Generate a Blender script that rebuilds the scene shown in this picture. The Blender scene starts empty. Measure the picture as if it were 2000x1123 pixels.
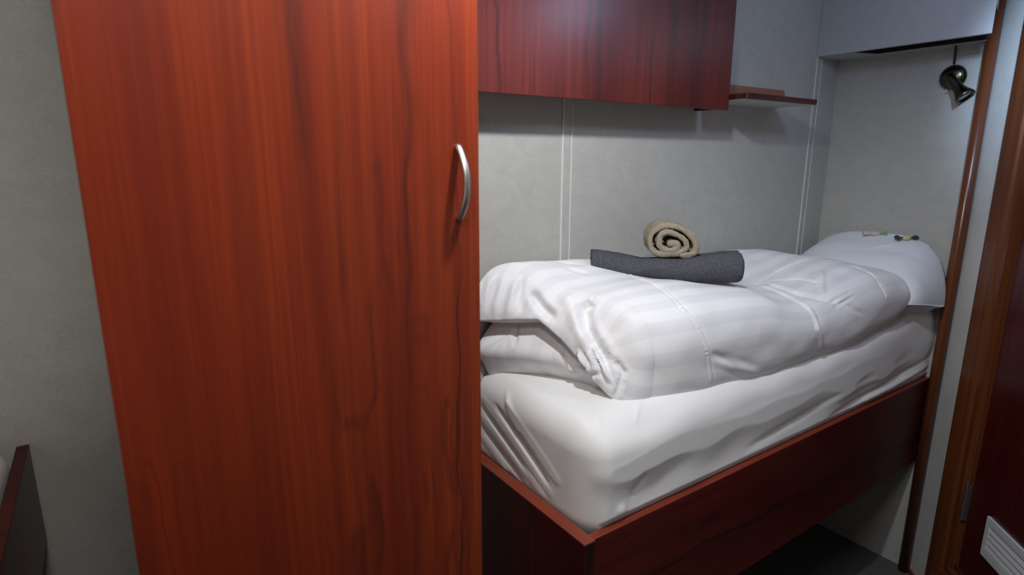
import bpy, bmesh, math, random
import numpy as np
from mathutils import Vector, Matrix
PI = math.pi
SC = bpy.context.scene
COL = SC.collection

# ------------------------------------------------------------------ camera
CAM_H = 1.86
cam_d = bpy.data.cameras.new('camera'); cam = bpy.data.objects.new('camera', cam_d); COL.objects.link(cam)
SC.camera = cam
pitch, roll, yaw = 0.219335, 0.0033, 0.604983
fwd = Vector((math.sin(yaw)*math.cos(pitch), math.cos(yaw)*math.cos(pitch), -math.sin(pitch)))
rgt = Vector((math.cos(yaw), -math.sin(yaw), 0)); upv = rgt.cross(fwd)
r2 = rgt*math.cos(roll)+upv*math.sin(roll); u2 = upv*math.cos(roll)-rgt*math.sin(roll)
cam.matrix_world = Matrix(((r2.x, u2.x, -fwd.x, 0), (r2.y, u2.y, -fwd.y, 0), (r2.z, u2.z, -fwd.z, CAM_H), (0, 0, 0, 1)))
cam_d.sensor_width = 36.0; cam_d.lens = 1149.14/2000*36.0
cam_d.clip_start = 0.02
cam_d.dof.use_dof = True; cam_d.dof.focus_distance = 1.95; cam_d.dof.aperture_fstop = 3.5

# ------------------------------------------------------------------ view / world
SC.view_settings.view_transform = 'Standard'; SC.view_settings.look = 'None'
SC.view_settings.gamma = 1; SC.view_settings.use_curve_mapping = False
SC.view_settings.exposure = 0.0
W = bpy.data.worlds.new('world'); SC.world = W; W.use_nodes = True
W.node_tree.nodes['Background'].inputs[0].default_value = (0.5, 0.55, 0.65, 1)
W.node_tree.nodes['Background'].inputs[1].default_value = 0.015

# ------------------------------------------------------------------ lamps
def area(name, loc, size, size_y, power, col, target=None, rot=None):
    l = bpy.data.lights.new(name, 'AREA'); l.shape = 'RECTANGLE'; l.size = size; l.size_y = size_y
    l.energy = power; l.color = col
    o = bpy.data.objects.new(name, l); COL.objects.link(o); o.location = loc
    if target is not None:
        o.rotation_euler = (Vector(target)-Vector(loc)).to_track_quat('-Z', 'Y').to_euler()
    return o
def spot(name, loc, target, power, col, angle, blend, radius):
    l = bpy.data.lights.new(name, 'SPOT'); l.energy = power; l.color = col; l.spot_size = math.radians(angle); l.spot_blend = blend
    l.shadow_soft_size = radius
    o = bpy.data.objects.new(name, l); COL.objects.link(o); o.location = loc
    o.rotation_euler = (Vector(target)-Vector(loc)).to_track_quat('-Z', 'Y').to_euler(); return o
spot('berth_ceiling_light', (.68, .655, 2.555), (.74, .71, 0), 56, (.97, 0.98, .99), 168, .5, .035)
area('cabin_ceiling_light', (-.06, .27, 2.60), 0.34, 0.34, 9.5, (1.0, 0.97, 0.93), target=(-.06, .27, 0))
pl_ = bpy.data.lights.new('cool_ceiling_light', 'POINT'); pl_.energy = 7; pl_.color = (.55, .68, 1.0); pl_.shadow_soft_size = .07
plo = bpy.data.objects.new('cool_ceiling_light', pl_); COL.objects.link(plo); plo.location = (1.85, .50, 2.52)
spot('added_door_wall_fill', (1.95, .55, 2.48), (2.70, .57, 2.20), 78, (0.50, 0.72, 1.0), 58, 1.0, .05)  # added blue spot, no such fixture; only brightens the angled wall beside the door

# ------------------------------------------------------------------ node helpers
def mat(name):
    m = bpy.data.materials.new(name); m.use_nodes = True
    nt = m.node_tree; b = nt.nodes['Principled BSDF']
    return m, nt, b
def N(nt, t, **kw):
    n = nt.nodes.new(t)
    for k, v in kw.items():
        if k.startswith('_'): setattr(n, k[1:], v)
        else: n.inputs[k.replace('__', ' ')].default_value = v
    return n
def coords(nt, scale, kind='Object', loc=(0, 0, 0)):
    tc = N(nt, 'ShaderNodeTexCoord'); mp = N(nt, 'ShaderNodeMapping')
    mp.inputs['Scale'].default_value = scale; mp.inputs['Location'].default_value = loc
    nt.links.new(tc.outputs[kind], mp.inputs[0]); return mp.outputs[0]
def noise(nt, vec, scale, detail=4, rough=.55, dist=0):
    n = N(nt, 'ShaderNodeTexNoise', Scale=scale, Detail=detail, Roughness=rough, Distortion=dist)
    nt.links.new(vec, n.inputs['Vector']); return n.outputs['Fac']
def ramp(nt, fac, stops, interp='LINEAR'):
    r = N(nt, 'ShaderNodeValToRGB'); r.color_ramp.interpolation = interp
    els = r.color_ramp.elements
    while len(els) < len(stops): els.new(.5)
    for e, (p, c) in zip(els, stops):
        e.position = p; e.color = (*c, 1) if len(c) == 3 else c
    nt.links.new(fac, r.inputs[0]); return r.outputs[0]
def mixc(nt, fac, a, b, mode='MIX'):
    m = N(nt, 'ShaderNodeMix'); m.data_type = 'RGBA'; m.blend_type = mode
    for s, v in ((0, fac), (6, a), (7, b)):
        if hasattr(v, 'is_linked') or isinstance(v, bpy.types.NodeSocket): nt.links.new(v, m.inputs[s])
        else: m.inputs[s].default_value = v if s == 0 else (*v, 1)
    return m.outputs[2]
def bump(nt, b, h, strength, dist=.002):
    n = N(nt, 'ShaderNodeBump'); n.inputs['Strength'].default_value = strength; n.inputs['Distance'].default_value = dist
    nt.links.new(h, n.inputs['Height']); nt.links.new(n.outputs[0], b.inputs['Normal'])

def wood(name, light, mid, dark, vein, grain='Z', rough=.38, sc=1.0, spec=.5, off=0.0, veinamt=.8):
    m, nt, b = mat(name)
    lo = {'X': (.12, 1, 1), 'Y': (1, .12, 1), 'Z': (1, 1, .12)}[grain]
    def v(k, along):
        s = [sc*k]*3; s['XYZ'.index(grain)] = sc*k*along; return coords(nt, s, loc=(off, off*.7, off*.3))
    broad = noise(nt, v(1, .07), 5.5, 3, .5, .25)
    fine = noise(nt, v(1, .02), 38, 4, .55, .1)
    hair = noise(nt, v(1, .015), 190, 3, .6, 0)
    base = ramp(nt, broad, [(.28, dark), (.48, mid), (.72, light)])
    c = mixc(nt, ramp(nt, fine, [(.34, (.60,)*3), (.60, (0, 0, 0))]), base, dark)
    c = mixc(nt, ramp(nt, hair, [(.40, (.40,)*3), (.6, (0, 0, 0))]), c, dark)
    # long wandering dark veins
    kz = [0.0, 0.0, 0.0]; kz['XYZ'.index(grain)] = 4.2*sc
    kn = N(nt, 'ShaderNodeTexNoise', Scale=1.0, Detail=2.0, Roughness=.5); nt.links.new(coords(nt, tuple(kz), loc=(off, 3, off)), kn.inputs['Vector'])
    for sc2, o2, wd, am in ((5.0, 0.0, .020, veinamt), (9.0, 4.0, .017, veinamt*.8), (17.0, 8.0, .020, veinamt*.45)):
        vv_ = [sc]*3; vv_['XYZ'.index(grain)] = sc*.036
        ka = N(nt, 'ShaderNodeVectorMath', _operation='ADD'); nt.links.new(coords(nt, vv_, loc=(off+o2, off*.7+o2, off*.3)), ka.inputs[0])
        ks = N(nt, 'ShaderNodeVectorMath', _operation='SCALE'); nt.links.new(kn.outputs['Color'], ks.inputs[0]); ks.inputs['Scale'].default_value = .045
        nt.links.new(ks.outputs[0], ka.inputs[1])
        n1 = noise(nt, ka.outputs[0], sc2, 1.6, .5, .05)
        ve = ramp(nt, n1, [(.5-wd*1.3, (0, 0, 0)), (.5-wd*.1, (1, 1, 1)), (.5+wd*.1, (1, 1, 1)), (.5+wd*.9, (0, 0, 0))])
        br = ramp(nt, noise(nt, coords(nt, vv_, loc=(off+9, off, 7)), 14, 2, .5), [(.44, (0, 0, 0)), (.60, (am,)*3)])
        c = mixc(nt, mixc(nt, 1.0, ve, br, 'MULTIPLY'), c, vein)
    nt.links.new(c, b.inputs['Base Color'])
    b.inputs['Roughness'].default_value = rough; b.inputs['Specular IOR Level'].default_value = spec
    bump(nt, b, hair, .06, .001)
    return m

def wallpaper(name, ca, cb, cc, scale=1.0):
    m, nt, b = mat(name)
    v = coords(nt, (1, 1, 1.25))
    a = noise(nt, v, 16*scale, 5, .7, .6)
    c = ramp(nt, a, [(.35, cb), (.65, ca)])
    w = noise(nt, v, 21*scale, 3, .6, 3.2)
    sq = ramp(nt, w, [(.43, (0, 0, 0)), (.455, (.55,)*3), (.462, (.55,)*3), (.49, (0, 0, 0))])
    mk_ = ramp(nt, noise(nt, v, 13*scale, 3, .6), [(.50, (0, 0, 0)), (.64, (1, 1, 1))])
    c = mixc(nt, mixc(nt, 1.0, sq, mk_, 'MULTIPLY'), c, cc)
    f = noise(nt, v, 140*scale, 2, .6)
    c = mixc(nt, ramp(nt, f, [(.4, (.22,)*3), (.6, (0, 0, 0))]), c, cc)
    nt.links.new(c, b.inputs['Base Color'])
    b.inputs['Roughness'].default_value = .55; b.inputs['Specular IOR Level'].default_value = .35
    bump(nt, b, w, .12, .001)
    return m

def plain(name, col, rough=.5, metal=0, spec=.5, nscale=0, nstr=.2, ndist=.001, var=0):
    m, nt, b = mat(name)
    b.inputs['Base Color'].default_value = (*col, 1); b.inputs['Roughness'].default_value = rough
    b.inputs['Metallic'].default_value = metal; b.inputs['Specular IOR Level'].default_value = spec
    v = coords(nt, (1, 1, 1))
    n = noise(nt, v, nscale or 30, 4, .6)
    if nscale: bump(nt, b, n, nstr, ndist)
    k = var or .04
    nt.links.new(ramp(nt, n, [(.3, tuple(c*(1-k) for c in col)), (.7, tuple(min(1, c*(1+k)) for c in col))]), b.inputs['Base Color'])
    return m

M = {}
M['wood'] = wood('mahogany_vertical', (.29, .047, .0080), (.205, .025, .0055), (.115, .012, .0045), (.028, .007, .005), 'Z', rough=.40, spec=.30)
M['wood_cab_shaded'] = wood('mahogany_cabinet_shaded', (.17, .028, .018), (.125, .018, .012), (.07, .010, .008), (.022, .007, .007), 'Z', rough=.33, off=3.7)  # darker copy of the mahogany; shade on the cabinet front put into the colour
M['wood_x_shaded'] = wood('mahogany_along_bed_shaded', (.13, .015, .007), (.085, .009, .005), (.045, .005, .004), (.012, .004, .003), 'X', rough=.42, spec=.2, off=1.3)  # mahogany darkened: low-level shade on the rail is in the base colour
M['wood_foot_shaded'] = wood('mahogany_foot_shaded', (.10, .011, .006), (.07, .008, .005), (.04, .005, .004), (.012, .004, .003), 'Z', rough=.45, spec=.2, off=5.1)  # same darkening for the foot panel, shade held in the wood colour
M['edge'] = wood('mahogany_edge_band', (.26, .045, .020), (.22, .036, .016), (.16, .022, .010), (.16, .02, .01), 'X', rough=.4, off=2.2)
M['edge_y'] = wood('mahogany_edge_band_y', (.28, .060, .028), (.24, .046, .020), (.17, .027, .012), (.18, .025, .012), 'Y', rough=.4, off=2.2)
M['trim'] = wood('walnut_trim', (.22, .068, .021), (.155, .043, .013), (.08, .021, .008), (.04, .011, .005), 'Z', rough=.28, off=8.2, veinamt=.4)
M['trim_flat'] = wood('walnut_trim_sill', (.22, .068, .021), (.155, .043, .013), (.08, .021, .008), (.04, .011, .005), 'X', rough=.28, off=8.2, veinamt=.4)
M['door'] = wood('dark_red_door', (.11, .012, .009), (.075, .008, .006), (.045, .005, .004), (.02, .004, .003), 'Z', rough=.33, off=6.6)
M['shelf_light'] = wood('light_brown_ledge', (.40, .20, .12), (.33, .15, .085), (.24, .10, .055), (.15, .06, .03), 'X', rough=.45, off=4.4)
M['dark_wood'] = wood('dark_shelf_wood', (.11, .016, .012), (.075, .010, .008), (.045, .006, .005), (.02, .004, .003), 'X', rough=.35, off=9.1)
M['wall'] = wallpaper('wallpaper_grey', (.47, .465, .43), (.425, .42, .395), (.31, .31, .30))
M['wall_lit'] = wallpaper('wallpaper_grey_lit', (.62, .62, .60), (.57, .57, .55), (.45, .45, .45))  # brighter copy of the grey wallpaper; light on the angled wall painted in
M['ceil'] = plain('ceiling_white', (.62, .62, .62), .7)
M['soffit'] = plain('soffit_white_laminate', (.47, .485, .50), .35, spec=.4)
M['joint'] = plain('joint_profile_white', (.66, .66, .64), .35)
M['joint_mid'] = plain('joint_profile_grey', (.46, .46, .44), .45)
M['floor'] = plain('floor_dark_carpet', (.085, .082, .078), .95, nscale=260, nstr=.6, var=.25)
M['steel'] = plain('brushed_steel', (.50, .48, .44), .38, metal=1)
M['hinge'] = plain('dull_steel', (.30, .32, .33), .4, metal=.9)
M['bronze'] = plain('dark_bronze', (.105, .095, .065), .24, metal=1)
M['lens'] = plain('lamp_lens', (.55, .62, .68), .15, metal=.3)
M['black'] = plain('black_plastic_slot_shade', (.012, .011, .011), .5)
M['slot'] = plain('slot_dark', (.03, .024, .02), .6)
M['vent'] = plain('white_plastic_vent', (.60, .62, .64), .4)
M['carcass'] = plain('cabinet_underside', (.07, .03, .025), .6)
M['emit'] = None

def linen(name, col, sheen=.15, rough=.8, nscale=500, weave=.1, soft=0):
    m, nt, b = mat(name)
    b.inputs['Base Color'].default_value = (*col, 1); b.inputs['Roughness'].default_value = rough
    b.inputs['Sheen Weight'].default_value = sheen; b.inputs['Specular IOR Level'].default_value = .25
    v = coords(nt, (1, 1, 1))
    n = noise(nt, v, nscale, 2, .6)
    if soft:
        n2 = noise(nt, v, soft, 3, .5, .4)
        mm = N(nt, 'ShaderNodeMath', _operation='MULTIPLY_ADD'); nt.links.new(n2, mm.inputs[0]); mm.inputs[1].default_value = 6; nt.links.new(n, mm.inputs[2])
        n = mm.outputs[0]
    bump(nt, b, n, weave, .001)
    return m
M['sheet'] = linen('fitted_sheet_white', (.80, .80, .79), soft=9, weave=.25)
M['pillow'] = linen('pillow_case_white', (.74, .77, .82), soft=16, weave=.35)
M['terry_dark'] = plain('terry_charcoal', (.100, .103, .118), .95, spec=.1, nscale=260, nstr=1.0, ndist=.005, var=.45)
M['terry_beige'] = plain('terry_beige', (.40, .35, .265), .95, spec=.1, nscale=300, nstr=1.0, ndist=.005, var=.40)
def duvet_mat():
    m, nt, b = mat('duvet_satin_stripe')
    tc = N(nt, 'ShaderNodeTexCoord'); sp = N(nt, 'ShaderNodeSeparateXYZ')
    nt.links.new(tc.outputs['UV'], sp.inputs[0])
    mu = N(nt, 'ShaderNodeMath', _operation='MULTIPLY'); nt.links.new(sp.outputs['Y'], mu.inputs[0]); mu.inputs[1].default_value = 1/.072
    fr = N(nt, 'ShaderNodeMath', _operation='FRACT'); nt.links.new(mu.outputs[0], fr.inputs[0])
    st = ramp(nt, fr.outputs[0], [(0, (0, 0, 0)), (.48, (0, 0, 0)), (.52, (1, 1, 1)), (.97, (1, 1, 1)), (1, (0, 0, 0))])
    c = mixc(nt, st, (.83, .835, .845), (.775, .775, .80))
    nt.links.new(c, b.inputs['Base Color'])
    rr = ramp(nt, st, [(0, (.62,)*3), (1, (.42,)*3)])
    nt.links.new(rr, b.inputs['Roughness'])
    b.inputs['Specular IOR Level'].default_value = .3; b.inputs['Sheen Weight'].default_value = .1
    v = coords(nt, (1, 1, 1)); n = noise(nt, v, 11, 4, .5, .6)
    bump(nt, b, n, .35, .006)
    return m
M['duvet'] = duvet_mat()

# ------------------------------------------------------------------ mesh helpers
def tag(o, label=None, cat=None, group=None, kind=None):
    if label: o['label'] = label
    if cat: o['category'] = cat
    if group: o['group'] = group
    if kind: o['kind'] = kind
    return o
def thing(name, loc, label, cat, group=None):
    o = bpy.data.objects.new(name, None); COL.objects.link(o); o.location = loc; o.empty_display_size = .05
    return tag(o, label, cat, group)
def worldloc(o):
    v = Vector((0, 0, 0))
    while o is not None: v += o.location; o = o.parent
    return v
def obj(name, verts, faces, m, parent=None, smooth=False, uvs=None):
    """verts in world metres; origin at the base centre of the mesh (top-level) or of the parent chain"""
    V = np.array(verts, float)
    org = np.array([(V[:, 0].min()+V[:, 0].max())/2, (V[:, 1].min()+V[:, 1].max())/2, V[:, 2].min()])
    me = bpy.data.meshes.new(name); me.from_pydata((V-org).tolist(), [], [tuple(int(i) for i in f) for f in faces])
    me.validate(); me.update()
    o = bpy.data.objects.new(name, me); COL.objects.link(o)
    if parent is not None:
        o.parent = parent; o.location = Vector(org)-worldloc(parent)
    else: o.location = org
    if m is not None: me.materials.append(m)
    if smooth: me.polygons.foreach_set('use_smooth', [True]*len(me.polygons))
    return o
def box_vf(x0, x1, y0, y1, z0, z1):
    v = [(x, y, z) for x in (x0, x1) for y in (y0, y1) for z in (z0, z1)]
    return v, [(0, 1, 3, 2), (4, 6, 7, 5), (0, 4, 5, 1), (2, 3, 7, 6), (0, 2, 6, 4), (1, 5, 7, 3)]
def bevel_vf(v, f, w, seg=2):
    bm = bmesh.new(); vs = [bm.verts.new(p) for p in v]
    for q in f: bm.faces.new([vs[i] for i in q])
    bmesh.ops.recalc_face_normals(bm, faces=bm.faces)
    if w > 0: bmesh.ops.bevel(bm, geom=list(bm.edges), offset=w, segments=seg, affect='EDGES', profile=.5)
    bm.verts.index_update()
    V = [tuple(a.co) for a in bm.verts]; F = [tuple(a.index for a in q.verts) for q in bm.faces]; bm.free(); return V, F
def box(name, x0, x1, y0, y1, z0, z1, m, parent=None, bev=.0015, seg=2):
    v, f = box_vf(x0, x1, y0, y1, z0, z1); v, f = bevel_vf(v, f, bev, seg)
    return obj(name, v, f, m, parent)
def merge(parts):
    V = []; F = []
    for v, f in parts:
        n = len(V); V += [tuple(p) for p in v]; F += [tuple(i+n for i in q) for q in f]
    return V, F
def frame_pts(v, o, t, n):
    """local (s,d,z) -> world: o + s*t + d*n"""
    return [(o[0]+p[0]*t[0]+p[1]*n[0], o[1]+p[0]*t[1]+p[1]*n[1], p[2]) for p in v]
def extrude_poly(pts, z0, z1):
    n = len(pts); v = [(x, y, z0) for x, y in pts]+[(x, y, z1) for x, y in pts]
    f = [tuple(range(n))[::-1], tuple(range(n, 2*n))]+[(i, (i+1) % n, n+(i+1) % n, n+i) for i in range(n)]
    return v, f
def rings(R, closed=True, cap0=True, cap1=True):
    """R: array (k, n, 3)"""
    R = np.asarray(R, float); k, n, _ = R.shape; v = R.reshape(-1, 3).tolist(); f = []
    for i in range(k-1):
        for j in range(n if closed else n-1):
            a = i*n+j; b = i*n+(j+1) % n; f.append((a, b, b+n, a+n))
    if cap0: f.append(tuple(range(n))[::-1])
    if cap1: f.append(tuple((k-1)*n+i for i in range(n)))
    return v, f
def tube(path, rad, n=16, flat=None):
    P = [Vector(p) for p in path]; out = []; prev = None
    for i, p in enumerate(P):
        d = (P[min(i+1, len(P)-1)]-P[max(i-1, 0)]).normalized()
        if prev is None: s = d.orthogonal().normalized()
        else: s = (prev-d*prev.dot(d)).normalized()
        prev = s; t = d.cross(s); r = rad[i] if hasattr(rad, '__len__') else rad
        out.append([tuple(p+s*r*math.cos(a)+t*r*math.sin(a)) for a in [2*PI*j/n for j in range(n)]])
    return rings(out)
def lathe(p0, axis, prof, n=40):
    """prof: list of (dist along axis, radius)"""
    d = Vector(axis).normalized(); s = d.orthogonal().normalized(); t = d.cross(s); p0 = Vector(p0); out = []
    for h, r in prof:
        out.append([tuple(p0+d*h+s*r*math.cos(a)+t*r*math.sin(a)) for a in [2*PI*j/n for j in range(n)]])
    return rings(out)
def cr(P, m, closed=False):
    """Catmull-Rom resample along axis 0, m samples per span"""
    P = np.asarray(P, float); n = len(P); out = []
    for i in range(n if closed else n-1):
        if closed: a, b, c, d = P[(i-1) % n], P[i], P[(i+1) % n], P[(i+2) % n]
        else: a, b, c, d = P[max(i-1, 0)], P[i], P[i+1], P[min(i+2, n-1)]
        for k in range(m):
            t = k/m
            out.append(.5*((2*b)+(-a+c)*t+(2*a-5*b+4*c-d)*t*t+(-a+3*b-3*c+d)*t**3))
    if not closed: out.append(P[-1])
    return np.array(out)
def hash3(seed):
    r = np.random.RandomState(seed)
    return r.uniform(-1, 1, (14, 3)), r.uniform(0, 2*PI, 14)
def wobble(P, freq, seed, aniso=(1, 1, 1)):
    """smooth pseudo-noise in -1..1 from summed sines"""
    D, ph = hash3(seed); Q = np.asarray(P)*np.array(aniso)*freq; s = 0
    for d, p in zip(D, ph): s = s+np.sin(Q@(d*2.2)+p)
    return s/5.0
def seg_crease(P, a, b, w, amp, both=0.0, open0=0, open1=0):
    """displacement amount: ridge/valley along segment a-b with gaussian width w, tapered ends; both>0 adds a side lobe"""
    P = np.asarray(P, float); a = np.array(a, float); b = np.array(b, float); d = b-a; L = np.linalg.norm(d)
    t = np.clip((P-a)@d/(L*L), 0, 1); q = a+t[..., None]*d; r = np.linalg.norm(P-q, axis=-1)
    tp = np.ones_like(t)
    if not open0: tp = tp*np.sin(PI/2*np.clip(t*2.2+.08, 0, 1))**.7
    if not open1: tp = tp*np.sin(PI/2*np.clip((1-t)*2.2+.08, 0, 1))**.7
    g = np.exp(-(r/w)**2)
    if both: g = g-both*np.exp(-((r-1.9*w)/(w*.9))**2)
    return amp*g*tp
def smoothstep(a, b, x):
    t = np.clip((x-a)/(b-a), 0, 1); return t*t*(3-2*t)

# ------------------------------------------------------------------ room shell
XH, YW, ZC = 2.862, 1.503, 2.66
T = np.array([-1, -1, 0])/2**.5; NN = np.array([-1, 1, 0])/2**.5
PC = np.array([2.862, 0.907, 0.0])            # inner corner head wall / angled wall
P0 = np.array([2.885, 0.930, 0.0])            # s = 0 on the angled wall
ang_end = P0+T*3.55
XL, YF = -0.86, float(ang_end[1])
def struct(name, v, f, m): return tag(obj(name, v, f, m), kind='structure')
struct('floor', *box_vf(XL-.1, XH+.1, YF-.1, YW+.1, -.06, 0), M['floor'])
struct('ceiling', *box_vf(XL-.1, XH+.1, YF-.1, YW+.1, ZC, ZC+.06), M['ceil'])
struct('wall_back', *box_vf(XL-.1, XH+.1, YW, YW+.1, 0, ZC), M['wall'])
struct('wall_head', *box_vf(XH, XH+.1, PC[1]-.05, YW, 0, ZC), M['wall'])
struct('wall_left', *box_vf(XL-.1, XL, YF-.1, YW, 0, ZC), M['wall'])
struct('wall_front', *box_vf(XL, ang_end[0]+.1, YF-.1, YF, 0, ZC), M['wood'])
S_OPEN0, S_OPEN1, Z_SILL, Z_HEAD = .30, 1.05, .20, 2.26
def angled(parts):
    V, F = merge([box_vf(*q) for q in parts]); return frame_pts(V, P0, T, NN), F
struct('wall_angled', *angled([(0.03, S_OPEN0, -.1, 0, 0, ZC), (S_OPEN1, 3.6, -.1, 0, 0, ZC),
       (S_OPEN0, S_OPEN1, -.1, 0, 0, Z_SILL-.02), (S_OPEN0, S_OPEN1, -.1, 0, Z_HEAD, ZC)]), M['wall_lit'])
# panel joint profiles on the back wall
for i, (xa, xb) in enumerate(((1.233, 1.270), (2.676, 2.713))):
    V, F = merge([bevel_vf(*box_vf(xa-.003, xa+.003, YW-.004, YW+.001, 0.0, ZC), .0012),
                  bevel_vf(*box_vf(xb-.002, xb+.002, YW-.004, YW+.001, 0.0, ZC), .001)])
    o = struct('trim_%d' % (i+1), V, F, M['joint'])
    box('joint_strip', xa+.003, xb-.002, YW-.002, YW+.001, 0.0, ZC, M['wall'], o, bev=0)
# thin shadow-gap bead in the corner back wall / head wall
# quarter-round wooden corner post
pc = (2.8385, 0.9205)
v, f = lathe((pc[0], pc[1], 0), (0, 0, 1), [(0, .0215), (ZC, .0215)], 32)
o = obj('trim_3', v, f, M['trim'], smooth=True); tag(o, kind='structure')
# skirting on the angled wall
v, f = bevel_vf(*box_vf(.05, .192, 0, .014, 0, .020), .004); struct('baseboard_right', frame_pts(v, P0, T, NN), f, M['trim'])

# door: frame, leaf, hinge
door = tag(bpy.data.objects.new('door_1', None), kind='structure'); COL.objects.link(door)
door.location = tuple(P0+T*.67)
prof = [(.191, 0), (.191, .012), (.197, .020), (.210, .023), (.232, .021), (.250, .017), (.266, .015), (.272, .020), (.281, .023),
        (.290, .020), (.296, .012), (.305, .010), (.318, .010), (.322, -.012), (.345, -.012), (.345, -.09), (.296, -.09), (.296, 0)]
n = len(prof)
def jamb(z0, z1, mirror=None):
    pts = [((s if mirror is None else mirror-s), d) for s, d in prof]
    v = [(s, d, z0) for s, d in pts]+[(s, d, z1) for s, d in pts]
    f = [tuple(range(n)), tuple(range(n, 2*n))]+[(i, (i+1) % n, n+(i+1) % n, n+i) for i in range(n)]
    return frame_pts(v, P0, T, NN), f
def member(zc, sign, s0, s1):
    # horizontal member with the same profile; profile coordinate measured from the outer edge
    v = []
    for s in (s0, s1):
        for a, d in prof: v.append((s, d, zc+sign*(a-.191)))
    f = [tuple(range(n)), tuple(range(n, 2*n))]+[(i, (i+1) % n, n+(i+1) % n, n+i) for i in range(n)]
    return frame_pts(v, P0, T, NN), f
for z0, z1, mr in ((.0, Z_HEAD+.11, None), (.0, Z_HEAD+.11, 1.35)):
    v, f = jamb(z0, z1, mr); obj('door_frame', v, f, M['trim'], door)
v, f = member(Z_HEAD+.11, -1, .245, 1.105); obj('door_frame', v, f, M['trim_flat'], door)
v, f = member(.10, 1, .262, 1.088); obj('door_sill', v, f, M['trim_flat'], door)
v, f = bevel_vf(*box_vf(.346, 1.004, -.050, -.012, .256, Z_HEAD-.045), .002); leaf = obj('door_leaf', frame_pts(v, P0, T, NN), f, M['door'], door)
for z in (.463, 2.0):
    v, f = lathe((0, 0, 0), (0, 0, 1), [(0, .002), (.001, .0045), (.150, .0045), (.151, .006), (.162, .006), (.164, .002)], 16)
    v = [(a+.3395, b+.004, c+z) for a, b, c in v]
    w, g = bevel_vf(*box_vf(.333, .346, -.011, .003, z, z+.15), .001)
    v, f = merge([(v, f), (w, g)])
    obj('hinge', frame_pts(v, P0, T, NN), f, M['hinge'], door)
v, f = tube([(0.93, .0, 1.25), (.93, .045, 1.25), (.90, .05, 1.25), (.82, .05, 1.25)], .009, 12)
obj('door_handle', frame_pts(v, P0, T, NN), f, M['steel'], door, smooth=True)

# white vent grille on the door
d0 = -.012
vent = thing('vent_grille', tuple(P0+T*.63+NN*d0+np.array([0, 0, .409])), 'white plastic louvred vent grille low on the dark red door', 'vent')
vs0, vs1, vz0, vz1 = .470, .790, .409, .568
parts = []
for q in ((vs0, vs1, d0, d0+.010, vz1-.030, vz1), (vs0, vs1, d0, d0+.010, vz0, vz0+.030),
          (vs0, vs0+.022, d0, d0+.010, vz0+.030, vz1-.030), (vs1-.022, vs1, d0, d0+.010, vz0+.030, vz1-.030)):
    parts.append(bevel_vf(*box_vf(*q), .0015))
v, f = merge(parts); obj('vent_frame', frame_pts(v, P0, T, NN), f, M['vent'], vent)
v, f = box_vf(vs0+.01, vs1-.01, d0, d0+.002, vz0+.02, vz1-.02); obj('vent_backing', frame_pts(v, P0, T, NN), f, M['slot'], vent)
for k in range(4):
    z = vz0+.034+k*.0235
    sec = [(d0+.0095, z), (d0+.0115, z+.003), (d0+.006, z+.0175), (d0+.003, z+.0175)]
    v = [(s, a, b) for s in (vs0+.022, vs1-.022) for a, b in sec]
    f = [(0, 1, 2, 3), (4, 7, 6, 5)]+[(i, (i+1) % 4, 4+(i+1) % 4, 4+i) for i in range(4)]
    obj('slat', frame_pts(v, P0, T, NN), f, M['vent'], vent)

# ------------------------------------------------------------------ white soffit box over the bed head with an open slot below
SX, SZ = 2.668, 2.293
sof = thing('soffit_box', (2.76, 1.22, SZ), 'plain white boxed soffit across the top of the head wall', 'soffit')
sx0, sx1, sy1 = 2.688, 2.822, 1.345
def ya(x): return .872+(x-SX)*.28       # end face tucked behind the corner post
def strip(xa, xb, yt, z0, z1): return extrude_poly([(xa, yt), (xa, ya(xa)), (xb, ya(xb)), (xb, yt)], z0, z1)
v, f = merge([strip(SX, XH-.001, YW-.001, SZ+.10, ZC-.001), strip(SX, sx0, YW-.001, SZ, SZ+.10),
              extrude_poly([(sx0, YW-.001), (sx0, sy1+.022), (sx1, sy1-.022), (sx1, YW-.001)], SZ, SZ+.10), strip(sx1, XH-.001, YW-.001, SZ, SZ+.10)])
obj('soffit_panel', v, f, M['soffit'], sof)
e0, e1 = sy1+.022, sy1-.022
V1 = [extrude_poly([(sx0+.0005, e0-.001), (sx0+.0005, ya(sx0)+.001), (sx0+.003, ya(sx0)+.001), (sx0+.003, e0-.002)], SZ+.003, SZ+.099),
      extrude_poly([(sx1-.003, e1-.001), (sx1-.003, ya(sx1)+.001), (sx1-.0005, ya(sx1)+.001), (sx1-.0005, e1-.001)], SZ+.003, SZ+.099),
      extrude_poly([(sx0+.003, e0-.002), (sx0+.003, e0-.006), (sx1-.003, e1-.005), (sx1-.003, e1-.001)], SZ+.003, SZ+.095),
      extrude_poly([(sx0+.003, e0-.002), (sx0+.003, ya(sx0)+.001), (sx1-.003, ya(sx1)+.001), (sx1-.003, e1-.002)], SZ+.095, SZ+.099)]
v, f = merge(V1); obj('slot_shade_lining', v, f, M['black'], sof)  # black lining paints in the shade inside the slot

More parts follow.
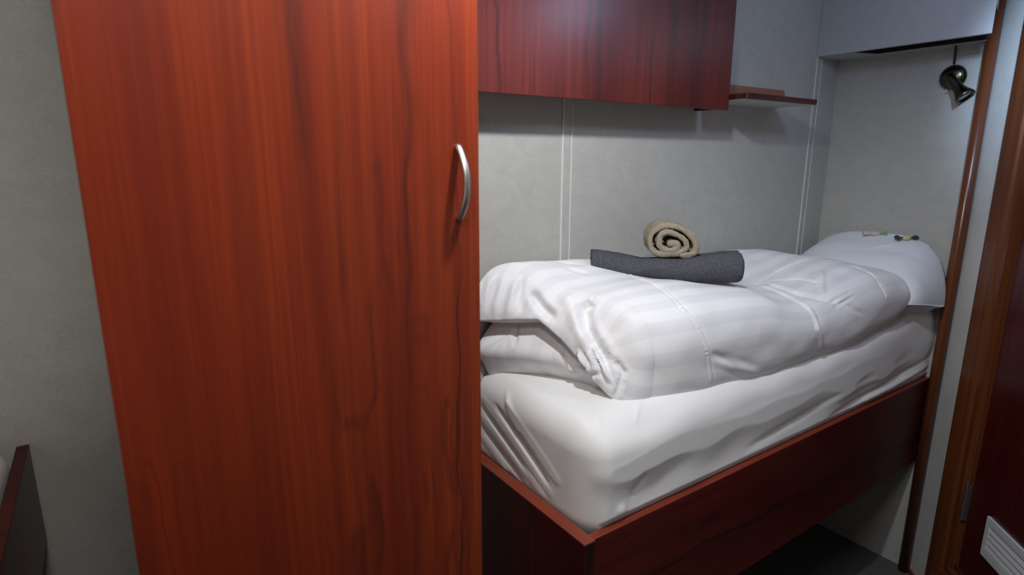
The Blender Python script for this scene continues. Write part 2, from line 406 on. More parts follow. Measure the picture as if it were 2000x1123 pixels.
# ------------------------------------------------------------------ wardrobe in the foreground
wx0, wx1, wy0, wy1 = -.021, .551, .900, 1.500
wr = thing('wardrobe', ((wx0+wx1)/2, 1.2, 0), 'tall red mahogany wardrobe with a curved steel door handle in the foreground', 'wardrobe')
v, f = merge([bevel_vf(*box_vf(*q), .001) for q in ((wx0+.002, wx0+.020, wy0+.021, wy1, 0, 2.30), (wx1-.020, wx1-.002, wy0+.021, wy1, 0, 2.30),
     (wx0+.020, wx1-.020, wy0+.021, wy1, 2.28, 2.30), (wx0+.020, wx1-.020, wy0+.021, wy1, .08, .10), (wx0+.020, wx1-.020, wy1-.008, wy1, .10, 2.28),
     (wx0+.020, wx1-.020, wy0+.06, wy0+.075, 0, .08))])
obj('carcass', v, f, M['wood'], wr)
dr = box('wardrobe_door', wx0, wx1, wy0, wy0+.019, .085, 2.295, M['wood'], wr, bev=.0012)
hx, hz0, hz1 = .5085, 1.752, 1.876
pts = []; rad = []
for i in range(33):
    t = i/32; z = hz0+(hz1-hz0)*t; s = math.sin(PI*t)
    pts.append((hx, wy0-.030*s**.8-.001, z)); rad.append(.0052)
v, f = tube(pts, rad, 16); v = [(hx+(a-hx)*1.25, b, c) for a, b, c in v]
obj('handle', v, f, M['steel'], dr, smooth=True)

# ------------------------------------------------------------------ overhead cabinet and shelf on the back wall
cy0 = 1.366; cx1 = 1.884; cz0 = 2.024
cb = thing('wall_cabinet', (1.3, 1.44, cz0), 'mahogany overhead cabinet fixed on the back wall above the bed', 'cabinet')
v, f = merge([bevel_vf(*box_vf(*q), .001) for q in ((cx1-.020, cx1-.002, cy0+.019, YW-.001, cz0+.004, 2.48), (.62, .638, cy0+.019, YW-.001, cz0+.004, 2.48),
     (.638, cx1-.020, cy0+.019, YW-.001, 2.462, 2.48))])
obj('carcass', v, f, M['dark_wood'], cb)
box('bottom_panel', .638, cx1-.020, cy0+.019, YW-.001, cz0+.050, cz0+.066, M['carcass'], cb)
box('cabinet_door', .62, cx1, cy0, cy0+.018, cz0, 2.485, M['wood_cab_shaded'], cb, bev=.0015)

sh = thing('wall_shelf', (2.14, 1.4, 2.060), 'small dark wooden shelf with rounded corners beside the overhead cabinet', 'shelf')
x0, x1, y0, y1, rr = 1.905, 2.372, 1.306, YW-.001, .02
P = [(x0, y1), (x0, y0+.0)]
P = [(x0, y1), (x0, y0+rr*.3), (x0+rr*.3, y0)]
for k in range(7):
    a = -PI/2+k*PI/12; P.append((x1-rr+rr*math.cos(a), y0+rr+rr*math.sin(a)))
P += [(x1, y1)]
v, f = extrude_poly(P, 2.062, 2.081); v, f = bevel_vf(v, f, .0015, 2); obj('shelf_board', v, f, M['dark_wood'], sh)
# underside laminate
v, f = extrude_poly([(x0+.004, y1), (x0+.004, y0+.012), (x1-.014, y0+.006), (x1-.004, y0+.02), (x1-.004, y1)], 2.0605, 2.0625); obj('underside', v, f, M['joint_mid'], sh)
# upright ledge along the wall
L = [(1.905, 2.081), (2.455, 2.081), (2.448, 2.112), (2.436, 2.134), (1.905, 2.134)]
L = [(1.905, 2.081), (2.370, 2.081), (2.420, 2.100), (2.425, 2.115), (2.415, 2.134), (1.905, 2.134)]
v = [(x, YW-.018, z) for x, z in L]+[(x, YW-.001, z) for x, z in L]; k = len(L)
f = [tuple(range(k)), tuple(range(k, 2*k))]+[(i, (i+1) % k, k+(i+1) % k, k+i) for i in range(k)]
v, f = bevel_vf(v, f, .0015); obj('back_ledge', v, f, M['shelf_light'], sh)

# ------------------------------------------------------------------ bunk bed frame
RT = .930; RB = .540
bed = thing('bunk_bed', (1.87, 1.22, 0), 'built-in mahogany bunk bed frame behind the wardrobe', 'bed')
rl = box('side_rail', .906, XH-.001, .947, .970, RB, RT-.004, M['wood_x_shaded'], bed, bev=.001)
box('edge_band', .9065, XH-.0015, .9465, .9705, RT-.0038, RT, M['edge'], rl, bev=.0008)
fp = box('foot_panel', .870, .905, .942, YW-.001, 0, RT-.004, M['wood_foot_shaded'], bed, bev=.001)
box('edge_band', .8695, .9055, .9415, YW-.0015, RT-.0038, RT+.001, M['edge_y'], fp, bev=.0008)
box('base_board', .906, XH-.001, .971, YW-.001, .842, .860, M['carcass'], bed, bev=0)

# ------------------------------------------------------------------ mattress with fitted sheet
def rounded_slab(x0, x1, y0, y1, z0, z1, nx, ny, nz, r):
    """closed rounded box as a set of six grids, shared by welding"""
    vs = {}; V = []; F = []
    lo = np.array([x0, y0, z0]); hi = np.array([x1, y1, z1]); N3 = (nx, ny, nz)
    def vid(i, j, k):
        if (i, j, k) not in vs:
            vs[(i, j, k)] = len(V); V.append((i/nx, j/ny, k/nz))
        return vs[(i, j, k)]
    for i in range(nx):
        for j in range(ny):
            F.append((vid(i, j, 0), vid(i, j+1, 0), vid(i+1, j+1, 0), vid(i+1, j, 0)))
            F.append((vid(i, j, nz), vid(i+1, j, nz), vid(i+1, j+1, nz), vid(i, j+1, nz)))
    for i in range(nx):
        for k in range(nz):
            F.append((vid(i, 0, k), vid(i+1, 0, k), vid(i+1, 0, k+1), vid(i, 0, k+1)))
            F.append((vid(i, ny, k), vid(i, ny, k+1), vid(i+1, ny, k+1), vid(i+1, ny, k)))
    for j in range(ny):
        for k in range(nz):
            F.append((vid(0, j, k), vid(0, j, k+1), vid(0, j+1, k+1), vid(0, j+1, k)))
            F.append((vid(nx, j, k), vid(nx, j+1, k), vid(nx, j+1, k+1), vid(nx, j, k+1)))
    P = lo+np.array(V)*(hi-lo)
    r = np.array(r, float)
    C = np.clip(P, lo+r, hi-r); D = (P-C)/r
    nrm = np.linalg.norm(D, axis=1, keepdims=True)
    # move corner-zone points onto the ellipsoid quarter
    mx = np.abs(D).max(axis=1, keepdims=True)
    Dn = np.where(nrm > 1e-9, D/np.maximum(nrm, 1e-9)*mx, D)
    P2 = C+Dn*r
    G = Dn/np.maximum(np.linalg.norm(Dn, axis=1, keepdims=True), 1e-9)/r
    G = G/np.maximum(np.linalg.norm(G, axis=1, keepdims=True), 1e-9)
    return P2, G, F
P, G, F = rounded_slab(.909, XH+.10, .957, YW+.10, .861, 1.222, 340, 100, 70, (.065, .105, .090))
side = smoothstep(.3, .8, -G[:, 1]); foot = smoothstep(.3, .8, -G[:, 0]); top = smoothstep(.3, .9, G[:, 2])
D = np.zeros(len(P))
D += top*.004*wobble(P, 9, 3)+side*.0035*wobble(P, 11, 4, (1, 1, 2.2))
# bulge of the foam edge above the tucked part of the sheet
D += side*(.007*np.exp(-((P[:, 2]-1.085)/.045)**2)-.004*np.exp(-((P[:, 2]-.985)/.05)**2))*(1-.3*smoothstep(2.2, 2.8, P[:, 0]))
# diagonal tension folds on the foot face  (Y,Z)
FY = P[:, 1:3]
for a, b, w, amp in (((1.34, 1.16), (1.10, 1.015), .011, .014), ((1.40, 1.135), (1.14, .985), .010, -.010), ((1.47, 1.13), (1.13, .965), .011, .011),
                     ((1.48, 1.095), (1.20, .950), .009, -.009), ((1.49, 1.06), (1.16, .94), .010, .009), ((1.49, 1.02), (1.26, .935), .009, -.007),
                     ((1.36, 1.19), (1.28, 1.10), .009, .008), ((1.50, .99), (1.34, .93), .008, .006)):
    D += foot*seg_crease(FY, a, b, w, amp)
# corner seam and little pleats radiating from the corner on top
XY = P[:, :2]
for a, b, w, amp in (((.96, 1.00), (1.06, 1.13), .006, .003), ((.95, 1.02), (1.00, 1.16), .006, -.003), ((1.08, .99), (1.16, 1.05), .006, .003)):
    D += top*seg_crease(XY, a, b, w, amp)
D += seg_crease(P, (.918, .966, .93), (.930, .980, 1.19), .0035, .0045)
# long soft folds along the side toward the head
XZ = P[:, [0, 2]]
for a, b, w, amp in (((2.05, .955), (2.85, 1.020), .011, -.009), ((2.2, .940), (2.85, .985), .010, .009), ((2.35, .935), (2.85, .960), .009, -.008),
                     ((1.55, .975), (2.15, 1.035), .016, -.006), ((1.05, .99), (1.10, 1.05), .018, -.006), ((1.0, .955), (1.02, .975), .016, .006),
                     ((1.9, 1.01), (2.7, 1.045), .014, .004)):
    D += side*seg_crease(XZ, a, b, w, amp)
P = P+G*D[:, None]
# the upper body of the mattress rises a little toward the head
P[:, 2] += smoothstep(1.0, 1.2, P[:, 2])*(.052*smoothstep(1.9, 2.75, P[:, 0])-.020*(1-smoothstep(1.0, 1.6, P[:, 0])))
P[:, 0] = np.clip(P[:, 0], .9075, 2.8605); P[:, 1] = np.minimum(P[:, 1], YW-.001)
P[:, 1] = np.maximum(P[:, 1], .9725-.020*smoothstep(.934, .960, P[:, 2])); P[:, 0] = np.maximum(P[:, 0], .9075)
obj_m = obj('mattress', P, F, M['sheet'], smooth=True)
tag(obj_m, 'thick mattress in a white fitted sheet lying in the bunk bed', 'mattress')

# ------------------------------------------------------------------ folded duvet
#  normalised cross-section: a = front(0)..wall(1), b = bottom(0)..top(1)
prof = [(.97, .03), (.80, .0), (.55, .0), (.32, .0), (.14, .004), (.05, .055), (.013, .17), (.0, .36), (.0, .52), (.02, .67), (.065, .80), (.15, .90), (.28, .965),
        (.45, 1.0), (.62, 1.0), (.80, 1.0), (.94, .97), (1.0, .85), (1.0, .62), (1.0, .40), (1.0, .18)]
prof = np.array(prof); ctr = np.stack([np.clip(prof[:, 0], .25, .80), np.full(len(prof), .5)], 1)
#           X     yfront  zfront ztopB   zbot   rise of the top between front and middle
ST = np.array([(1.195, 1.040, 1.470, 1.555, 1.160),
               (1.27, 1.008, 1.478, 1.545, 1.160),
               (1.38, .990, 1.482, 1.535, 1.163),
               (1.52, .978, 1.480, 1.525, 1.166),
               (1.66, .968, 1.462, 1.515, 1.170),
               (1.82, .960, 1.415, 1.505, 1.174),
               (1.98, .958, 1.415, 1.500, 1.180),
               (2.14, .956, 1.450, 1.495, 1.188),
               (2.28, .952, 1.470, 1.490, 1.205),
               (2.38, .944, 1.465, 1.480, 1.212),
               (2.47, .938, 1.448, 1.468, 1.255)])
MS, MR = 30, 20
PR = cr(prof, MR, True); CT = cr(ctr, MR, True)
SD = cr(ST, MS)
def place(ab, s):
    X, yf, zf, zb_, z0 = s
    a, b = ab[:, 0], ab[:, 1]
    zt = zf+(zb_-zf)*smoothstep(.50, .98, a)
    return np.stack([np.full(len(a), X), yf+(YW-.006-yf)*a, z0+(zt-z0)*b], 1)
NC = 46
def cap(s, sign, RX):
    out = []
    for i in range(NC):
        th = (i/NC)*PI/2; q = place(CT+(PR-CT)*math.sin(th), s)
        q[:, 0] += sign*math.cos(th)*RX
        out.append(q)
    return out
left = cap(SD[0], -1, .075)
right = cap(SD[-1], 1, .075)[::-1]
R = np.array(left+[place(PR, s) for s in SD]+right)
nr, npf, _ = R.shape
A = (R[:, :, 1]-1.0)/.5; A = np.clip(A, 0, 1)
# foot end reaches further toward the foot near the wall, head end less
u = 1-smoothstep(1.05, 1.75, R[:, :, 0]); R[:, :, 0] -= u*(.215*A**2.2+.06*A**9)
e = smoothstep(2.1, 2.5, R[:, :, 0]); R[:, :, 0] += e*(.02-.16*A)
# head end: the bottom edge curls up off the mattress
mid = place(PR, SD[len(SD)//2]); seg = np.linalg.norm(np.roll(mid, -1, 0)-mid, axis=1); arc = np.concatenate([[0], np.cumsum(seg)[:-1]])
def grid_normals(R):
    du = np.gradient(R, axis=0); dv = np.roll(R, -1, 1)-np.roll(R, 1, 1)
    n = np.cross(dv, du); l = np.linalg.norm(n, axis=2, keepdims=True); return n/np.maximum(l, 1e-9)
Nn = grid_normals(R)
for k in range(5): Nn[k] = np.sign(Nn[8, :, 0].sum())*np.array([1, 0, 0]); Nn[-1-k] = np.sign(Nn[-9, :, 0].sum())*np.array([1, 0, 0])
DD = np.zeros(R.shape[:2])
DD += .005*wobble(R, 8, 11)+.002*wobble(R, 19, 12, (1, 1, 1.5))
# foot end: the upper layer hangs over the lower one along a lip that drops toward the front corner
endm = 1-smoothstep(1.10, 1.20, R[:, :, 0]+.16*A**2.2)
YZ = R[:, :, 1:3]
LIP = np.array([(1.52, 1.362), (1.417, 1.371), (1.320, 1.386), (1.246, 1.338), (1.166, 1.274), (1.115, 1.215), (1.07, 1.15)])
lipz = np.interp(YZ[:, :, 0], LIP[::-1, 0], LIP[::-1, 1])
dz = YZ[:, :, 1]-lipz
XO = np.zeros(R.shape[:2])
up_ = smoothstep(-.012, .012, dz)
XO -= endm*up_*(.050*np.exp(-(np.maximum(dz-.03, 0)/.09)**2))          # lip of the upper layer stands out
XO += endm*(1-up_)*(.030*np.exp(-(np.maximum(-dz-.0, 0)/.030)**2))    # deep groove under the lip
low = smoothstep(1.10, 1.30, YZ[:, :, 0])
XO -= endm*(1-up_)*.030*low*np.exp(-((YZ[:, :, 1]-1.275)/.045)**2)     # rounded lower layer
R[:, :, 0] += XO
tA = np.array([1.30, 1.425, 0]); tB = np.array([1.66, 1.115, 0])
DD += smoothstep(.3, .9, np.abs(Nn[:, :, 2]))*(R[:, :, 2] > 1.4)*seg_crease(R*np.array([1, 1, 0]), tA, tB, .055, -.012)   # hollow under the towel
sgn = np.sign((Nn[:, :, 2]*(R[:, :, 2]-1.33)).sum())
R = R+sgn*Nn*DD[..., None]
Nn = grid_normals(R); DD = np.zeros(R.shape[:2])
for k in range(5): Nn[k] = (-sgn, 0, 0); Nn[-1-k] = (sgn, 0, 0)
CRE = [
    ([(1.378, 1.333, 1.492),(1.339, 1.157, 1.48),(1.315, 1.058, 1.444),(1.34, 1.011, 1.391),(1.366, 0.994, 1.315),(1.397, 0.996, 1.223)], 0.0045, 0.0045, 0.5),
    ([(1.874, 1.2, 1.415),(2.082, 1.232, 1.438),(2.24, 1.214, 1.468)], 0.007, -0.007, 0.1),
    ([(1.874, 1.2, 1.415),(1.997, 1.188, 1.419),(2.059, 1.136, 1.425),(2.087, 1.075, 1.419)], 0.007, -0.005, 0.1),
    ([(1.892, 1.171, 1.414),(1.888, 1.07, 1.395),(1.905, 1.009, 1.37),(1.893, 0.962, 1.308),(1.945, 0.967, 1.23)], 0.01, 0.0065, 0.2),
    ([(1.932, 1.177, 1.415),(1.953, 1.071, 1.396),(2.013, 1.012, 1.381),(2.06, 0.982, 1.368)], 0.013, -0.01, 0),
    ([(2.337, 1.094, 1.456),(2.339, 1.018, 1.437),(2.32, 0.965, 1.397),(2.331, 0.946, 1.357)], 0.006, 0.0038, 0.4),
    ([(2.179, 1.118, 1.445),(2.036, 1.036, 1.397)], 0.01, 0.005, 0.3),
    ([(2.014, 0.997, 1.371),(2.147, 0.99, 1.395)], 0.006, -0.0035, 0.4),
    ([(2.019, 0.981, 1.356),(2.146, 0.978, 1.383)], 0.006, -0.003, 0.4),
    ([(2.052, 0.987, 1.372),(2.168, 0.95, 1.317)], 0.01, -0.007, 0),
    ([(1.407, 0.991, 1.285),(1.609, 0.984, 1.205)], 0.012, 0.006, 0.3),
    ([(1.38, 0.992, 1.313),(1.513, 0.985, 1.241)], 0.012, -0.006, 0),
    ([(1.014, 1.365, 1.469),(1.02, 1.322, 1.43),(1.033, 1.28, 1.404)], 0.013, -0.018, 0.1),
    ([(1.002, 1.369, 1.46),(0.971, 1.362, 1.41)], 0.008, -0.008, 0.2),
    ([(1.125, 1.22, 1.452),(1.102, 1.226, 1.436),(1.08, 1.193, 1.39),(1.08, 1.142, 1.343),(1.089, 1.109, 1.304)], 0.015, -0.02, 0.1),
    ([(1.089, 1.296, 1.465),(1.068, 1.236, 1.412),(1.064, 1.167, 1.347)], 0.02, 0.012, 0),
    ([(1.072, 1.16, 1.352),(1.077, 1.122, 1.305),(1.084, 1.098, 1.259)], 0.006, 0.012, 0.4),
    ([(1.106, 1.097, 1.314),(1.116, 1.078, 1.284),(1.107, 1.076, 1.253),(1.099, 1.09, 1.212)], 0.008, -0.01, 0.2),
    ([(0.964, 1.435, 1.501),(0.918, 1.421, 1.408)], 0.012, 0.007, 0.4),
    ([(0.986, 1.413, 1.495),(0.944, 1.391, 1.403)], 0.012, 0.007, 0.4),
    ([(0.94, 1.463, 1.507),(0.902, 1.45, 1.436)], 0.012, 0.006, 0.4),
    ([(1.007, 1.403, 1.502),(0.971, 1.372, 1.427)], 0.01, -0.006, 0.2),
    ([(0.995, 1.411, 1.358),(0.972, 1.392, 1.307)], 0.007, -0.008, 0.3),
    ([(1.058, 1.255, 1.3),(1.067, 1.237, 1.253)], 0.006, 0.014, 0.4),
    ([(1.049, 1.187, 1.324),(1.058, 1.159, 1.286)], 0.006, 0.014, 0.4),
    ([(1.073, 1.246, 1.24),(1.067, 1.125, 1.275)], 0.007, -0.018, 0.5),
    ([(1.168, 1.382, 1.52),(1.22, 1.344, 1.504)], 0.01, -0.005, 0.3),
    ([(1.168, 1.432, 1.533),(1.243, 1.395, 1.521)], 0.009, -0.004, 0.3),
]
for pts_, w, amp, bo in CRE:
    C_ = np.zeros(R.shape[:2])
    for k in range(len(pts_)-1):
        g = seg_crease(R, pts_[k], pts_[k+1], w, 1.0, bo, 1 if k else 0, 1 if k < len(pts_)-2 else 0)
        C_ = np.where(np.abs(g) > np.abs(C_), g, C_)
    DD += amp*C_
R = R+sgn*Nn*DD[..., None]
R[:, :, 1] = np.minimum(R[:, :, 1], YW-.002)
# let the underside rest on the mattress instead of sinking into it
from mathutils.bvhtree import BVHTree
bvh = BVHTree.FromPolygons([tuple(p) for p in P.tolist()], [tuple(int(i) for i in q) for q in F])
flat = R.reshape(-1, 3)
for i_ in np.nonzero(flat[:, 2] < 1.30)[0]:
    x_, y_, z_ = flat[i_]
    if y_ < 1.03: continue
    hit_ = bvh.ray_cast(Vector((x_, y_, 1.6)), Vector((0, 0, -1)))
    if hit_[0] is not None and z_ < hit_[0].z-.002: flat[i_, 2] = hit_[0].z-.002
R = flat.reshape(R.shape)
V, F = rings(R, True, False, False)
dv = obj('duvet', V, F, M['duvet'], smooth=True)
uv = dv.data.uv_layers.new(name='UVMap')
lay = np.zeros((len(dv.data.loops), 2)); li = np.zeros(len(dv.data.loops), int); dv.data.loops.foreach_get('vertex_index', li)
lay[:, 0] = (li//npf)/nr; lay[:, 1] = arc[li % npf]+.02
uv.data.foreach_set('uv', lay.ravel())
tag(dv, 'white satin striped duvet folded over lengthwise on the mattress', 'duvet')

# ------------------------------------------------------------------ pillow propped against the head wall
nu, nv = 110, 130
uu = np.linspace(-1, 1, nu); vv = np.linspace(-1, 1, nv)
U, Vg = np.meshgrid(uu, vv, indexing='ij')
# resample toward the rims so they stay round
U = np.sin(U*PI/2); Vg = np.sin(Vg*PI/2)
k_ = np.clip(1-np.abs(U)**4*.10, 0, 1)
X = 2.680+.178*U*(1-.03*np.abs(Vg)**4); Y = 1.205+.292*Vg*k_
E = np.clip(1-np.abs(U)**4, 0, 1)**.5*np.clip(1-np.abs(Vg)**6, 0, 1)**.5
pn = np.where(Vg < 0, 3.6, 8.0)
E2 = np.clip(1-np.abs(np.minimum(U, .0))**2.6, 0, 1)**.55*np.clip(1-np.abs(Vg)**pn, 0, 1)**.5
seam = 1.306-.046*smoothstep(-1, 1, U)
ht = .158+.122*smoothstep(-.7, 1.0, U)-.030*smoothstep(.3, 1.0, Vg)
PT = np.stack([X, Y, seam+ht*E2*(1-.10*smoothstep(.75, 1, U))], 2); PB = np.stack([X, Y, np.maximum(seam-.012*E-.09*E**6, 1.240)], 2)
wr_ = .0045*wobble(PT, 14, 21, (1.6, .7, 1))
for a, b, w, amp in (
    ((2.705, 1.012, 1.47), (2.862, 0.962, 1.432), 0.009, 0.01),
    ((2.701, 1.151, 1.495), (2.862, 0.969, 1.466), 0.009, 0.009),
    ((2.59, 1.016, 1.428), (2.727, 0.923, 1.359), 0.009, 0.01),
    ((2.67, 1.095, 1.479), (2.79, 0.944, 1.403), 0.009, -0.009),
    ((2.565, 0.944, 1.371), (2.697, 0.916, 1.318), 0.009, 0.009),
    ((2.665, 1.194, 1.479), (2.862, 0.983, 1.502), 0.011, 0.008),
    ):
    wr_ = wr_+seg_crease(PT, a, b, w, amp)
PT[:, :, 2] += wr_*np.clip(E*2, 0, 1)
for Q in (PT, PB):
    Q[:, :, 0] = np.minimum(Q[:, :, 0], np.where(Q[:, :, 1] < .955, 2.812, XH-.002))
V = np.concatenate([PT.reshape(-1, 3), PB.reshape(-1, 3)]); F = []
for i in range(nu-1):
    for j in range(nv-1):
        a = i*nv+j; F.append((a, a+nv, a+nv+1, a+1)); q = nu*nv; F.append((q+a, q+a+1, q+a+nv+1, q+a+nv))
q = nu*nv
for i in range(nu-1):
    for j, fl in ((0, 1), (nv-1, 0)):
        a = i*nv+j; c = (a, q+a, q+a+nv, a+nv); F.append(c if fl else c[::-1])
for j in range(nv-1):
    for i, fl in ((0, 0), (nu-1, 1)):
        a = i*nv+j; c = (a, q+a, q+a+1, a+1); F.append(c if fl else c[::-1])
pl = obj('pillow', V, F, M['pillow'], smooth=True)
tag(pl, 'large plump white pillow propped against the head wall', 'pillow')

# ------------------------------------------------------------------ rolled towels
def ribbon_roll(center, ax, rt, pts2, thick, length, taper=None, nl=24, m=7, seed=5, jit=.002):
    """pts2: centreline of the cloth in the end plane (right, up); extruded along ax with thickness"""
    C = cr(pts2, m); d = np.gradient(C, axis=0); d /= np.linalg.norm(d, axis=1, keepdims=True); nn = np.stack([-d[:, 1], d[:, 0]], 1)
    h = thick/2; k = len(C)
    hh = np.full(k, h); 
    for i in range(4): hh[i] = h*(.45+.55*i/4); hh[-1-i] = h*(.45+.55*i/4)
    loop = np.concatenate([C+nn*hh[:, None], (C-nn*hh[:, None])[::-1]])
    cc = np.concatenate([C, C[::-1]])
    center = np.array(center, float); ax = np.array(ax, float); ax /= np.linalg.norm(ax); rt = np.array(rt, float); up = np.array([0, 0, 1.0])
    rg = []
    for i in range(nl+1):
        t = i/nl; s = 1.0
        en = min(t, 1-t)*length
        sh = min(1, math.sqrt(max(0, 1-(1-min(en/.016, 1))**2))+.35)
        L = cc+(loop-cc)*sh
        sc2 = taper(t) if taper else (1, 1)
        q = center+ax*(t*length)+np.outer(L[:, 0]*sc2[0], rt)+np.outer(L[:, 1]*sc2[1], up)
        rg.append(q)
    rg = np.array(rg)
    n3 = grid_normals(rg)
    dsp = jit*wobble(rg, 60, seed)+jit*.8*wobble(rg, 130, seed+1)
    return rg+n3*dsp[..., None]
def spiral(turns, r0, r1, ax_=1.0, ay=1.0, start=0.0, n=9):
    k = int(turns*n); out = []
    for i in range(k+1):
        t = i/k; a = start+2*PI*turns*t; r = r0+(r1-r0)*t; out.append((r*math.cos(a)*ax_, r*math.sin(a)*ay))
    return out
# charcoal bath towel
A0 = np.array([1.300, 1.425, 1.474]); A1 = np.array([1.660, 1.115, 1.460])
axd = (A1-A0); Lt = np.linalg.norm(axd); axd = axd/Lt; rt = np.array([axd[1], -axd[0], 0]); rt = -rt/np.linalg.norm(rt)
sp = spiral(4.1, .006, .0365, 1.12, .92, .6)
def tp(t):
    s = 1.06+.44*smoothstep(.5, 1.0, t)+.16*(1-smoothstep(0, .25, t)); return (s*1.02, s)
rg = ribbon_roll(A0, axd, rt, sp, .0088, Lt, tp, 60, 6, 8, .0009)
for i in range(len(rg)):
    t = i/(len(rg)-1); rg[i, :, 2] += .0365*.92*tp(t)[1]+.004+.004*math.sin(t*7+1)
rg[:, :, 2] += .0035*wobble(rg, 22, 31)
v, f = rings(rg)
o = obj('bath_towel', v, f, M['terry_dark'], smooth=True); tag(o, 'charcoal grey bath towel rolled up on the folded duvet', 'towel')
# small beige towel on top
Z = [(1000, 318), (1035, 292), (1085, 300), (1080, 345), (1020, 368), (945, 345), (910, 285), (925, 215), (990, 185), (1075, 210), (1150, 262), (1172, 330),
     (1120, 378), (1020, 402), (920, 400), (850, 360), (825, 280), (850, 195), (925, 135), (1030, 130), (1140, 170), (1225, 240), (1262, 320), (1245, 385), (1180, 405), (1110, 408)]
z2 = [((x-1045)/3000, (415-y)/3000+.004) for x, y in Z]
dirv = np.array([.66, .75, 0]); dirv /= np.linalg.norm(dirv); rv = np.array([dirv[1], -dirv[0], 0])
rg = ribbon_roll((1.487, 1.243, 1.545), dirv, rv, z2, .0188, .140, None, 36, 7, 41, .0018)
v, f = rings(rg)
o = obj('hand_towel', v, f, M['terry_beige'], smooth=True); tag(o, 'small beige towel rolled into a spiral on top of the dark towel', 'towel')

# ------------------------------------------------------------------ wrapped sweets on the pillow
def candy(loc, ang, bodyc, endc, accent, L, label):
    c = np.array(loc, float); d = np.array([math.cos(ang), math.sin(ang), 0]); s = np.array([-d[1], d[0], 0]); up = np.array([0, 0, 1.])
    th = thing('wrapped_sweet', loc, label, 'sweet', None)
    n = 22; rg = []
    for i in range(15):
        t = -1+2*i/14; r = .0125*math.sqrt(max(.03, 1-t*t*.93))
        rg.append([c+d*(t*L)+up*.011+s*r*1.1*math.cos(a)*(1+.08*math.sin(5*a))+up*r*.85*math.sin(a) for a in [2*PI*j/n for j in range(n)]])
    v, f = rings(rg); obj('sweet', v, f, bodyc, th, smooth=True)
    for sg, mm in ((-1, endc), (1, accent)):
        rg = []
        for i in range(9):
            t = i/8; r = .0035+.016*t**1.2
            rg.append([c+d*sg*(L*.93+t*.024)+up*(.011+.002*math.sin(9*t))+s*(r*math.cos(a))+up*(r*.45*math.sin(a)*(1)+.0028*t*math.sin(7*a)) for a in [2*PI*j/n for j in range(n)]])
        v, f = rings(rg); obj('wrapper_end', v, f, mm, th, smooth=True)
    return th
c1 = plain('wrapper_cream', (.62, .50, .46), .35); c2 = plain('wrapper_green', (.20, .48, .08), .35); c3 = plain('wrapper_silver', (.70, .74, .80), .25)
c4 = plain('wrapper_yellow', (.62, .55, .30), .35); c5 = plain('wrapper_black', (.03, .035, .05), .3)
SWEETS = [((2.778, 1.214, 1.523), -.9, c1, c3, c2, .022, 'cream and green wrapped sweet, left of the two on the pillow'),
          ((2.778, 1.087, 1.518), -.6, c4, c5, c5, .018, 'yellow and black wrapped sweet, right of the two on the pillow')]
for a in SWEETS: candy(*a)

# ------------------------------------------------------------------ reading lamp on the head wall
lc = np.array([XH-.001, 1.038, 2.174])
lamp = thing('reading_lamp', tuple(lc), 'dark bronze spotlight reading lamp on the head wall under the soffit', 'lamp')
v, f = lathe(lc, (-1, 0, 0), [(0, .046), (.004, .0475), (.010, .046), (.018, .040), (.024, .030), (.027, .016), (.028, .002)], 48)
obj('base', v, f, M['bronze'], lamp, smooth=True)
jp = lc+np.array([-.034, 0, -.002])
v, f = lathe(lc+np.array([-.020, 0, 0]), (-1, 0, 0), [(0, .009), (.014, .009), (.019, .012), (.024, .009), (.026, .002)], 24); obj('joint', v, f, M['bronze'], lamp, smooth=True)
sd = Vector((-.04, -.62, -.76)).normalized(); p = Vector(jp)-sd*.016
shd = [(0, .006), (.002, .012), (.008, .0155), (.030, .0165), (.056, .0175), (.072, .020), (.086, .0255), (.096, .030), (.108, .033), (.108, .0305), (.100, .029), (.097, .002)]
shd = [(h*1.12, r*1.06) for h, r in shd]; v, f = lathe(p, sd, shd, 48); shade = obj('shade', v, f, M['bronze'], lamp, smooth=True)
v, f = lathe(p+sd*.108, sd, [(0, .029), (.004, .0295), (.007, .022), (.008, .002)], 40); obj('bulb_face', v, f, M['lens'], lamp, smooth=True)
v, f = tube([(XH-.006, 1.041, 2.225), (XH-.006, 1.042, 2.25), (XH-.007, 1.043, 2.27), (XH-.010, 1.044, SZ+.0), (XH-.050, 1.044, SZ+.02)], .004, 10)
obj('cable', v, f, M['black'], lamp, smooth=True)
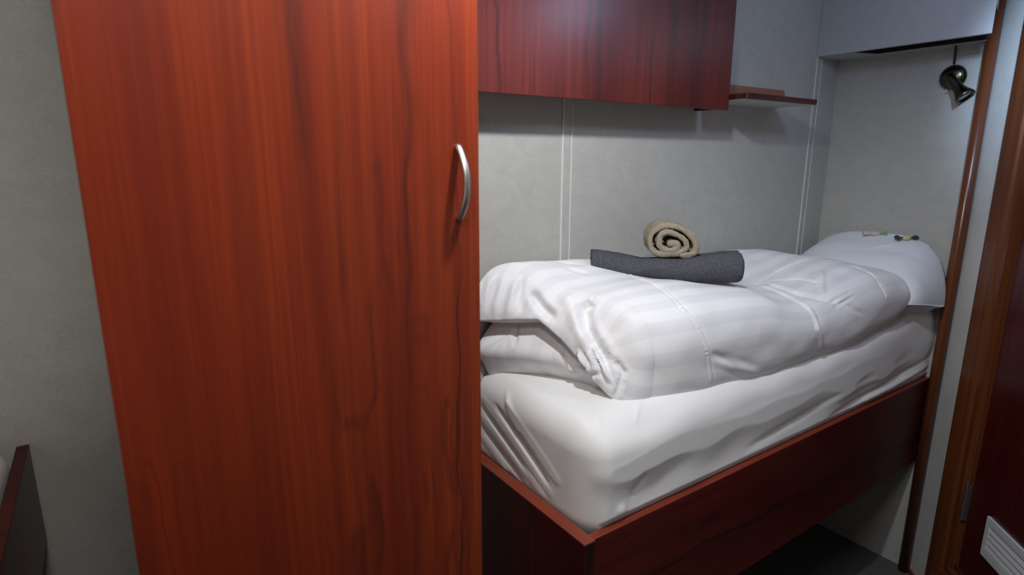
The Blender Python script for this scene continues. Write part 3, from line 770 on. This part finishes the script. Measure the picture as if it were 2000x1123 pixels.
v, f = tube([(XH-.008, 1.050, 2.14), (XH-.009, 1.050, 2.128), (XH-.010, 1.052, 2.115)], [.002, .0025, .003], 8); obj('switch_pull', v, f, M['joint'], lamp, smooth=True)

# ------------------------------------------------------------------ second bunk at the left edge
b2 = thing('bunk_bed', (-.5, .5, 0), 'dark end of a second bunk bed rail at the lower left corner', 'bed')
rl2 = box('side_rail', -.208, -.188, -.42, YW-.001, 1.043, 1.2665, M['dark_wood'], b2, bev=.001)
box('edge_band', -.2085, -.1875, -.42, YW-.0015, 1.2668, 1.270, M['wood_foot_shaded'], rl2, bev=.0008)
box('base_board', XL+.001, -.209, -.42, YW-.001, 1.05, 1.07, M['carcass'], b2, bev=0)
box('foot_panel', XL+.001, -.188, -.452, -.421, 0, 1.27, M['wood_foot_shaded'], b2)
P, G, F = rounded_slab(XL+.003, -.216, -.415, YW-.008, 1.071, 1.300, 60, 120, 24, (.05, .06, .05))
P = P+G*(.003*wobble(P, 9, 51))[:, None]
P[:, 0] = np.clip(P[:, 0], XL+.001, -.2095); P[:, 1] = np.clip(P[:, 1], -.42, YW-.002)
o = obj('mattress', P, F, M['sheet'], smooth=True); tag(o, 'white mattress corner in the bunk at the lower left edge', 'mattress')

# ------------------------------------------------------------------ ceiling fixtures that hold the lamps
for (x, y, sx, sy, lab) in ((.68, .655, .08, .08, 'small ceiling light beside the wardrobe front'), (-.06, .27, .20, .20, 'large square ceiling light above the cabin floor'),
        (1.85, .50, .11, .11, 'medium ceiling light near the cabin door')):
    t = thing('ceiling_light', (x, y, ZC-.04), lab, 'ceiling light')
    v, f = merge([box_vf(x-sx, x+sx, y-sy, y+sy, ZC-.025, ZC-.001), box_vf(x-sx, x-sx+.012, y-sy, y+sy, ZC-.038, ZC-.025), box_vf(x+sx-.012, x+sx, y-sy, y+sy, ZC-.038, ZC-.025),
                  box_vf(x-sx+.012, x+sx-.012, y-sy, y-sy+.012, ZC-.038, ZC-.025), box_vf(x-sx+.012, x+sx-.012, y+sy-.012, y+sy, ZC-.038, ZC-.025)])
    obj('housing', v, f, M['soffit'], t)
